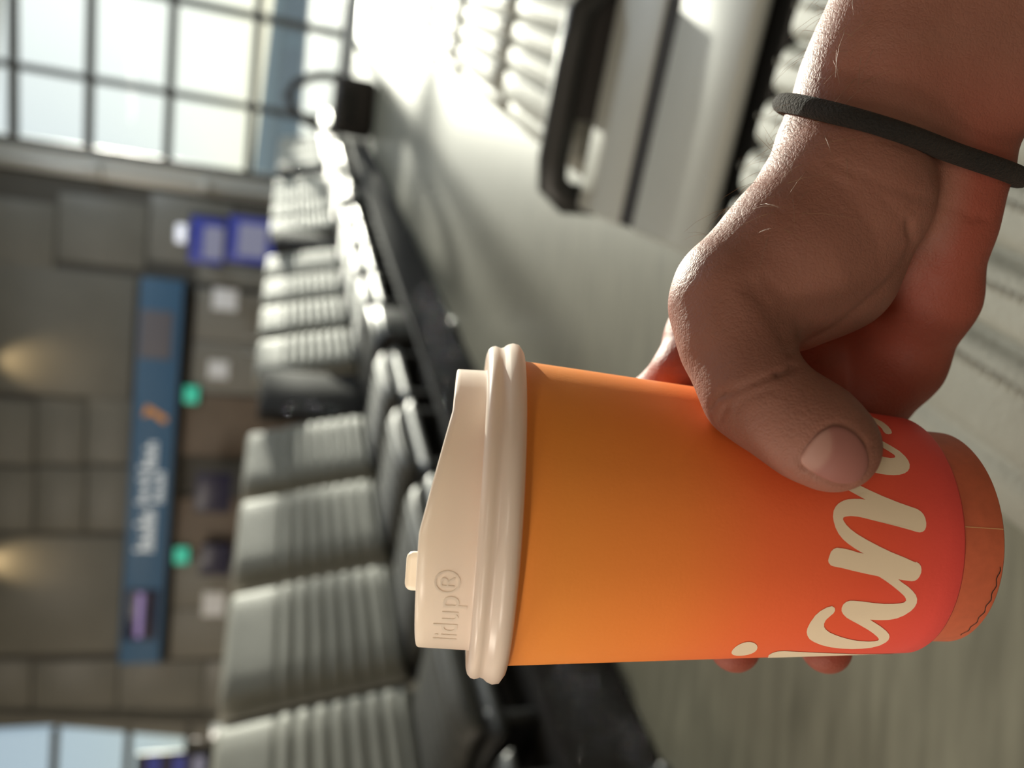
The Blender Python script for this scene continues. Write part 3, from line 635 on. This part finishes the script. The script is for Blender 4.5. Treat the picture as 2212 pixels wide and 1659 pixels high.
for dx in (0, 1):
    for dy in (0, 1):
        for dz_ in (0, 1): cellsum += neg[dx:fine.shape[0]-1+dx, dy:fine.shape[1]-1+dy, dz_:fine.shape[2]-1+dz_]
act = np.argwhere((cellsum > 0) & (cellsum < 8))
cid = -np.ones(cellsum.shape, np.int32); cid[tuple(act.T)] = np.arange(len(act))
acc = np.zeros((len(act), 3)); cnt = np.zeros(len(act))
cor = [(i, j, k) for i in (0, 1) for j in (0, 1) for k in (0, 1)]
for a in cor:
    for ax in range(3):
        if a[ax]: continue
        bq = list(a); bq[ax] = 1
        va = fine[tuple((act+a).T)]; vb = fine[tuple((act+bq).T)]; mk = (va < 0) != (vb < 0)
        tt = va/np.where(mk, va-vb, 1); pp = np.array(a, float)+np.zeros((len(act), 3)); pp[:, ax] += tt
        acc[mk] += pp[mk]; cnt[mk] += 1
HV = lo+(act+.5+acc/cnt[:, None])*H
quads = []
for ax in range(3):
    u_, v_ = [(1, 2), (2, 0), (0, 1)][ax]
    sl0 = [slice(None)]*3; sl1 = [slice(None)]*3; sl0[ax] = slice(0, -1); sl1[ax] = slice(1, None)
    e = np.argwhere(neg[tuple(sl0)] != neg[tuple(sl1)])
    e = e[(e[:, u_] > 0) & (e[:, v_] > 0) & (e[:, u_] < fine.shape[u_]-1) & (e[:, v_] < fine.shape[v_]-1)]
    fl = neg[tuple(e.T)]
    du = np.zeros(3, int); du[u_] = 1; dv = np.zeros(3, int); dv[v_] = 1
    q = np.stack([cid[tuple((e-du-dv).T)], cid[tuple((e-dv).T)], cid[tuple(e.T)], cid[tuple((e-du).T)]], 1)
    q[~fl] = q[~fl][:, ::-1]; quads.append(q)
quads = np.concatenate(quads); quads = quads[(quads >= 0).all(1)]
def grad(p, e=.0004):
    g = np.stack([sdf_c(p+np.eye(3)[i]*e)-sdf_c(p-np.eye(3)[i]*e) for i in range(3)], 1)/(2*e)
    return g/np.maximum(np.linalg.norm(g, axis=1), 1e-6)[:, None]
gn = grad(HV); HV = HV-gn*sdf_c(HV)[:, None]; gn = grad(HV, .0008)
# creases and folds, as polylines over the side that faces the viewer (picture px), pressed into the surface
pxy = np.stack([1106+FPX*HV[:, 1]/HV[:, 2], 1659-829.5-FPX*HV[:, 0]/HV[:, 2]], 1)
front = np.clip(-(gn*HV).sum(1)/np.linalg.norm(HV, axis=1)*1.6+.15, 0, 1)
NAILP = [(1724,995),(1742,966),(1768,936),(1800,918),(1822,922),(1848,936),(1868,962),(1878,992),(1873,1020),(1858,1038),(1832,1046),(1802,1043),(1768,1028),(1739,1010)]
def polyd(P, poly):
    d = np.full(len(P), 1e9)
    for a, b in zip(poly[:-1], poly[1:]):
        a, b = np.array(a, float), np.array(b, float); ba = b-a; h = np.clip(((P-a)@ba)/(ba@ba), 0, 1); d = np.minimum(d, np.linalg.norm(P-a-h[:, None]*ba, axis=1))
    return d
creases = [  # polyline, width px, depth m
 ([(1713,790),(1698,800),(1680,806)], 7, .0012), ([(1680,806),(1640,820),(1600,840),(1560,850)], 9, .0005),
 ([(1560,850),(1545,862),(1536,880)], 6, .0005), ([(1568,880),(1560,895),(1553,912)], 6, .0006), ([(1590,880),(1620,855),(1670,838)], 7, .0003),
 ([(1625,620),(1655,650),(1682,690),(1700,725)], 24, .0008), ([(1655,600),(1685,630),(1700,675)], 16, .0004),
 ([(1850,400),(1900,420),(1940,460),(1960,500)], 12, .0002), ([(1800,390),(1850,440),(1890,500),(1900,560)], 12, .00018), ([(1760,360),(1830,400),(1880,440)], 10, .00015),
 ([(1800,352),(1850,372),(1900,395),(2000,430),(2080,455),(2124,468)], 12, .0003), ([(1900,300),(1980,325),(2080,362),(2130,385)], 8, .0002),
 ([(1965,480),(1972,525),(1958,562),(1932,600),(1890,638),(1814,705),(1751,738),(1711,763)], 9, .0008),
 (NAILP[-1:]+NAILP[:7], 7, .0005), (NAILP[10:], 6, .0005),
 ([(2124,468),(2112,474),(2090,470)], 9, .0004)]
for pl, wd, dp_ in creases:
    HV = HV-gn*(dp_*np.exp(-(polyd(pxy, pl)/wd)**2)*front)[:, None]
# fine skin relief everywhere
palm_w = np.clip((grp(HV, 'thenar')-.002)/.008, 0, 1)*np.clip((.085-HV[:, 0])/.03, 0, 1)
bulge = [((2070,560), 60, .0012), ((1580,610), 60, .0005)]
for c_, wd, dp_ in bulge: HV = HV+gn*(dp_*np.exp(-((np.linalg.norm(pxy-np.array(c_), axis=1)/wd)**2))*front)[:, None]
me = mesh('person', HV, [tuple(int(i) for i in q) for q in quads], True)
ca = me.color_attributes.new('tone', 'FLOAT_COLOR', 'POINT')
nd = polyd(pxy, NAILP+NAILP[:1])
tips = np.clip((-HV[:, 0]-.055)/.01, 0, 1)     # finger pads beyond the cup
pal = np.clip(np.maximum(palm_w, tips), 0, 1)
ca.data.foreach_set('color', np.stack([pal, np.zeros(len(pal)), np.zeros(len(pal)), np.ones(len(pal))], 1).astype(np.float32).ravel())
M_skin = bpy.data.materials.new('skin'); M_skin.use_nodes = True
n = M_skin.node_tree; b = n.nodes['Principled BSDF']
b.inputs['Roughness'].default_value = .55; b.inputs['Specular IOR Level'].default_value = .28
b.inputs['Subsurface Weight'].default_value = .25; b.inputs['Subsurface Radius'].default_value = (1, .28, .14); b.inputs['Subsurface Scale'].default_value = .004
at_ = n.nodes.new('ShaderNodeAttribute'); at_.attribute_name = 'tone'
sc_ = n.nodes.new('ShaderNodeSeparateColor'); n.links.new(at_.outputs['Color'], sc_.inputs[0])
tc = n.nodes.new('ShaderNodeTexCoord')
n1 = n.nodes.new('ShaderNodeTexNoise'); n1.inputs['Scale'].default_value = 70; n1.inputs['Detail'].default_value = 5; n.links.new(tc.outputs['Object'], n1.inputs[0])
mA = n.nodes.new('ShaderNodeMix'); mA.data_type = 'RGBA'; mA.inputs[6].default_value = (.205, .082, .058, 1); mA.inputs[7].default_value = (.265, .116, .084, 1)
mB = n.nodes.new('ShaderNodeMix'); mB.data_type = 'RGBA'; mB.inputs[7].default_value = (.25, .062, .040, 1)
n.links.new(n1.outputs[0], mA.inputs[0]); n.links.new(mA.outputs[2], mB.inputs[6]); n.links.new(sc_.outputs[0], mB.inputs[0]); n.links.new(mB.outputs[2], b.inputs['Base Color'])
vo = n.nodes.new('ShaderNodeTexVoronoi'); vo.feature = 'DISTANCE_TO_EDGE'; vo.inputs['Scale'].default_value = 950; n.links.new(tc.outputs['Object'], vo.inputs['Vector'])
n2 = n.nodes.new('ShaderNodeTexNoise'); n2.inputs['Scale'].default_value = 600; n.links.new(tc.outputs['Object'], n2.inputs[0])
mm_ = n.nodes.new('ShaderNodeMath'); mm_.operation = 'MINIMUM'; mm_.inputs[1].default_value = .25; n.links.new(vo.outputs['Distance'], mm_.inputs[0])
ad = n.nodes.new('ShaderNodeMath'); ad.operation = 'ADD'; n.links.new(mm_.outputs[0], ad.inputs[0]); n.links.new(n2.outputs[0], ad.inputs[1])
bp = n.nodes.new('ShaderNodeBump'); bp.inputs['Strength'].default_value = .6; bp.inputs['Distance'].default_value = .0003
n.links.new(ad.outputs[0], bp.inputs['Height']); n.links.new(bp.outputs[0], b.inputs['Normal'])
hand = tag(link('person', me, M_skin, mw=CAMM), 'bare right forearm and hand gripping the cup, thumb in front', 'person')
# thumb nail
def surf(x, y, z0=.15, z1=.2):
    d = np.array([(1659-y-829.5)/FPX, (x-1106.)/FPX, 1.]); z = z0
    for _ in range(60):
        s = sdf((d*z)[None])[0]
        if s < 2e-5: break
        z += s*.8
    return d*z
nc_ = np.array([1806., 982.]); NV = [surf(*nc_)]; NF = []; ring_n = 42
pol = np.array(NAILP+NAILP[:1], float); ar_ = np.r_[0, np.cumsum(np.linalg.norm(np.diff(pol, axis=0), axis=1))]
tq = np.linspace(0, ar_[-1], ring_n, endpoint=False); out = np.c_[np.interp(tq, ar_, pol[:, 0]), np.interp(tq, ar_, pol[:, 1])]
for _ in range(2): out = (np.roll(out, 1, 0)+2*out+np.roll(out, -1, 0))/4
rho = [.15, .3, .45, .6, .72, .82, .9, .96, 1.0, 1.03]
for r in rho:
    for k in range(ring_n): NV.append(surf(*(nc_+(out[k]-nc_)*r)))
NV = np.array(NV); ng = grad(NV, .001)
off = np.r_[.0004, np.repeat([.0004, .0004, .0004, .0004, .00038, .00034, .0003, .0002, .00005, -.0006], ring_n)]
NV = NV+ng*off[:, None]
NF = [(0, 1+k, 1+(k+1) % ring_n) for k in range(ring_n)]
for i in range(len(rho)-1):
    for k in range(ring_n): a = 1+i*ring_n; NF.append((a+k, a+ring_n+k, a+ring_n+(k+1) % ring_n, a+(k+1) % ring_n))
nme = mesh('thumb_nail', NV, NF, True)
bm = bmesh.new(); bm.from_mesh(nme); bmesh.ops.recalc_face_normals(bm, faces=bm.faces); bm.to_mesh(nme); bm.free(); nme.polygons.foreach_set('use_smooth', [True]*len(nme.polygons))
npx = np.stack([1106+FPX*NV[:, 1]/NV[:, 2], 1659-829.5-FPX*NV[:, 0]/NV[:, 2]], 1)
lun = 1/(1+np.exp((np.linalg.norm(npx-np.array([1735., 960.]), axis=1)-62)/2.5))
ca = nme.color_attributes.new('tone', 'FLOAT_COLOR', 'POINT'); ca.data.foreach_set('color', np.stack([lun, lun, lun, np.ones(len(lun))], 1).astype(np.float32).ravel())
M_nail = bpy.data.materials.new('thumb nail'); M_nail.use_nodes = True
n = M_nail.node_tree; b = n.nodes['Principled BSDF']; b.inputs['Roughness'].default_value = .5; b.inputs['Specular IOR Level'].default_value = .3
at_ = n.nodes.new('ShaderNodeAttribute'); at_.attribute_name = 'tone'; mB = n.nodes.new('ShaderNodeMix'); mB.data_type = 'RGBA'
mB.inputs[6].default_value = (.25, .10, .085, 1); mB.inputs[7].default_value = (.32, .165, .135, 1)
n.links.new(at_.outputs['Fac'], mB.inputs[0]); n.links.new(mB.outputs[2], b.inputs['Base Color'])
tag(link('thumb_nail', nme, M_nail, hand), 'short pinkish thumb nail with a pale half moon', None)
# fine hairs along the sunlit upper edge of forearm and wrist
V = []; F = []
cand = np.where((pxy[:, 0] < 1900) & (pxy[:, 0] > 1500) & (pxy[:, 1] < 520) & (pxy[:, 1] > -150) & (gn[:, 1] < -.25))[0]
for i in RNG.choice(cand, 220, replace=False):
    p = HV[i]; g = gn[i]; L_ = RNG.uniform(.005, .014); tdir = np.array([-.35, -.1, .1])+RNG.normal(0, .35, 3)
    tdir -= g*(tdir@g)*.5; tdir /= np.linalg.norm(tdir); pts = [p+g*.6*L_*q-g*.35*L_*q*q+tdir*L_*q for q in (0, .35, .7, 1)]
    u = np.cross(tdir, g); u /= np.linalg.norm(u); b0 = len(V)
    for k, q in enumerate(pts):
        r = .00005*(1-.7*k/3)
        for an in (0, 2.1, 4.2): V.append(q+r*(math.cos(an)*u+math.sin(an)*g))
    for k in range(3):
        for c in range(3): F.append((b0+k*3+c, b0+k*3+(c+1) % 3, b0+k*3+3+(c+1) % 3, b0+k*3+3+c))
ah = link('arm_hair', mesh('arm_hair', V, F, True), mat('fine brown hair', (.24, .14, .07), .4), hand); ah['kind'] = 'stuff'; ah['label'] = 'fine brown arm hair'

# ------------------------------------------------------------------ hair tie round the wrist
hc_ = P3(1943, 304, .2125); ax_ = P3(2030, 120, .209)-P3(1940, 306, .2125); ax_ /= np.linalg.norm(ax_)
hx_ = P3(2175, 383, .214)-P3(1708, 232, .214); hx_ /= np.linalg.norm(hx_)
hz_ = -hc_/np.linalg.norm(hc_); hz_ += .06*ax_; hz_ -= hx_*(hz_@hx_); hz_ /= np.linalg.norm(hz_)
TR = .0026; loop = []
for k in range(72):
    an = 2*math.pi*k/72; dr = math.cos(an)*hx_+math.sin(an)*hz_; s = .08
    for _ in range(80):
        q = sdf((hc_+dr*s)[None])[0]
        if q < 1e-5: break
        s -= q*.8
    loop.append(hc_+dr*(s+TR*.8))
loop = np.array(loop)
for _ in range(2): loop = (np.roll(loop, 1, 0)+2*loop+np.roll(loop, -1, 0))/4
M_tie = mat('black brown felted elastic', (.008, .007, .0065), .95, noise=.25, nscale=500, bump=.8, bscale=1400)
b = M_tie.node_tree.nodes['Principled BSDF']; b.inputs['Sheen Weight'].default_value = .04; b.inputs['Sheen Tint'].default_value = (.9, .5, .3, 1)
tag(link('hair_tie', tubem('hair_tie', loop, TR, 16, True), M_tie, mw=CAMM), 'black elastic hair tie worn around the wrist', 'hair tie')
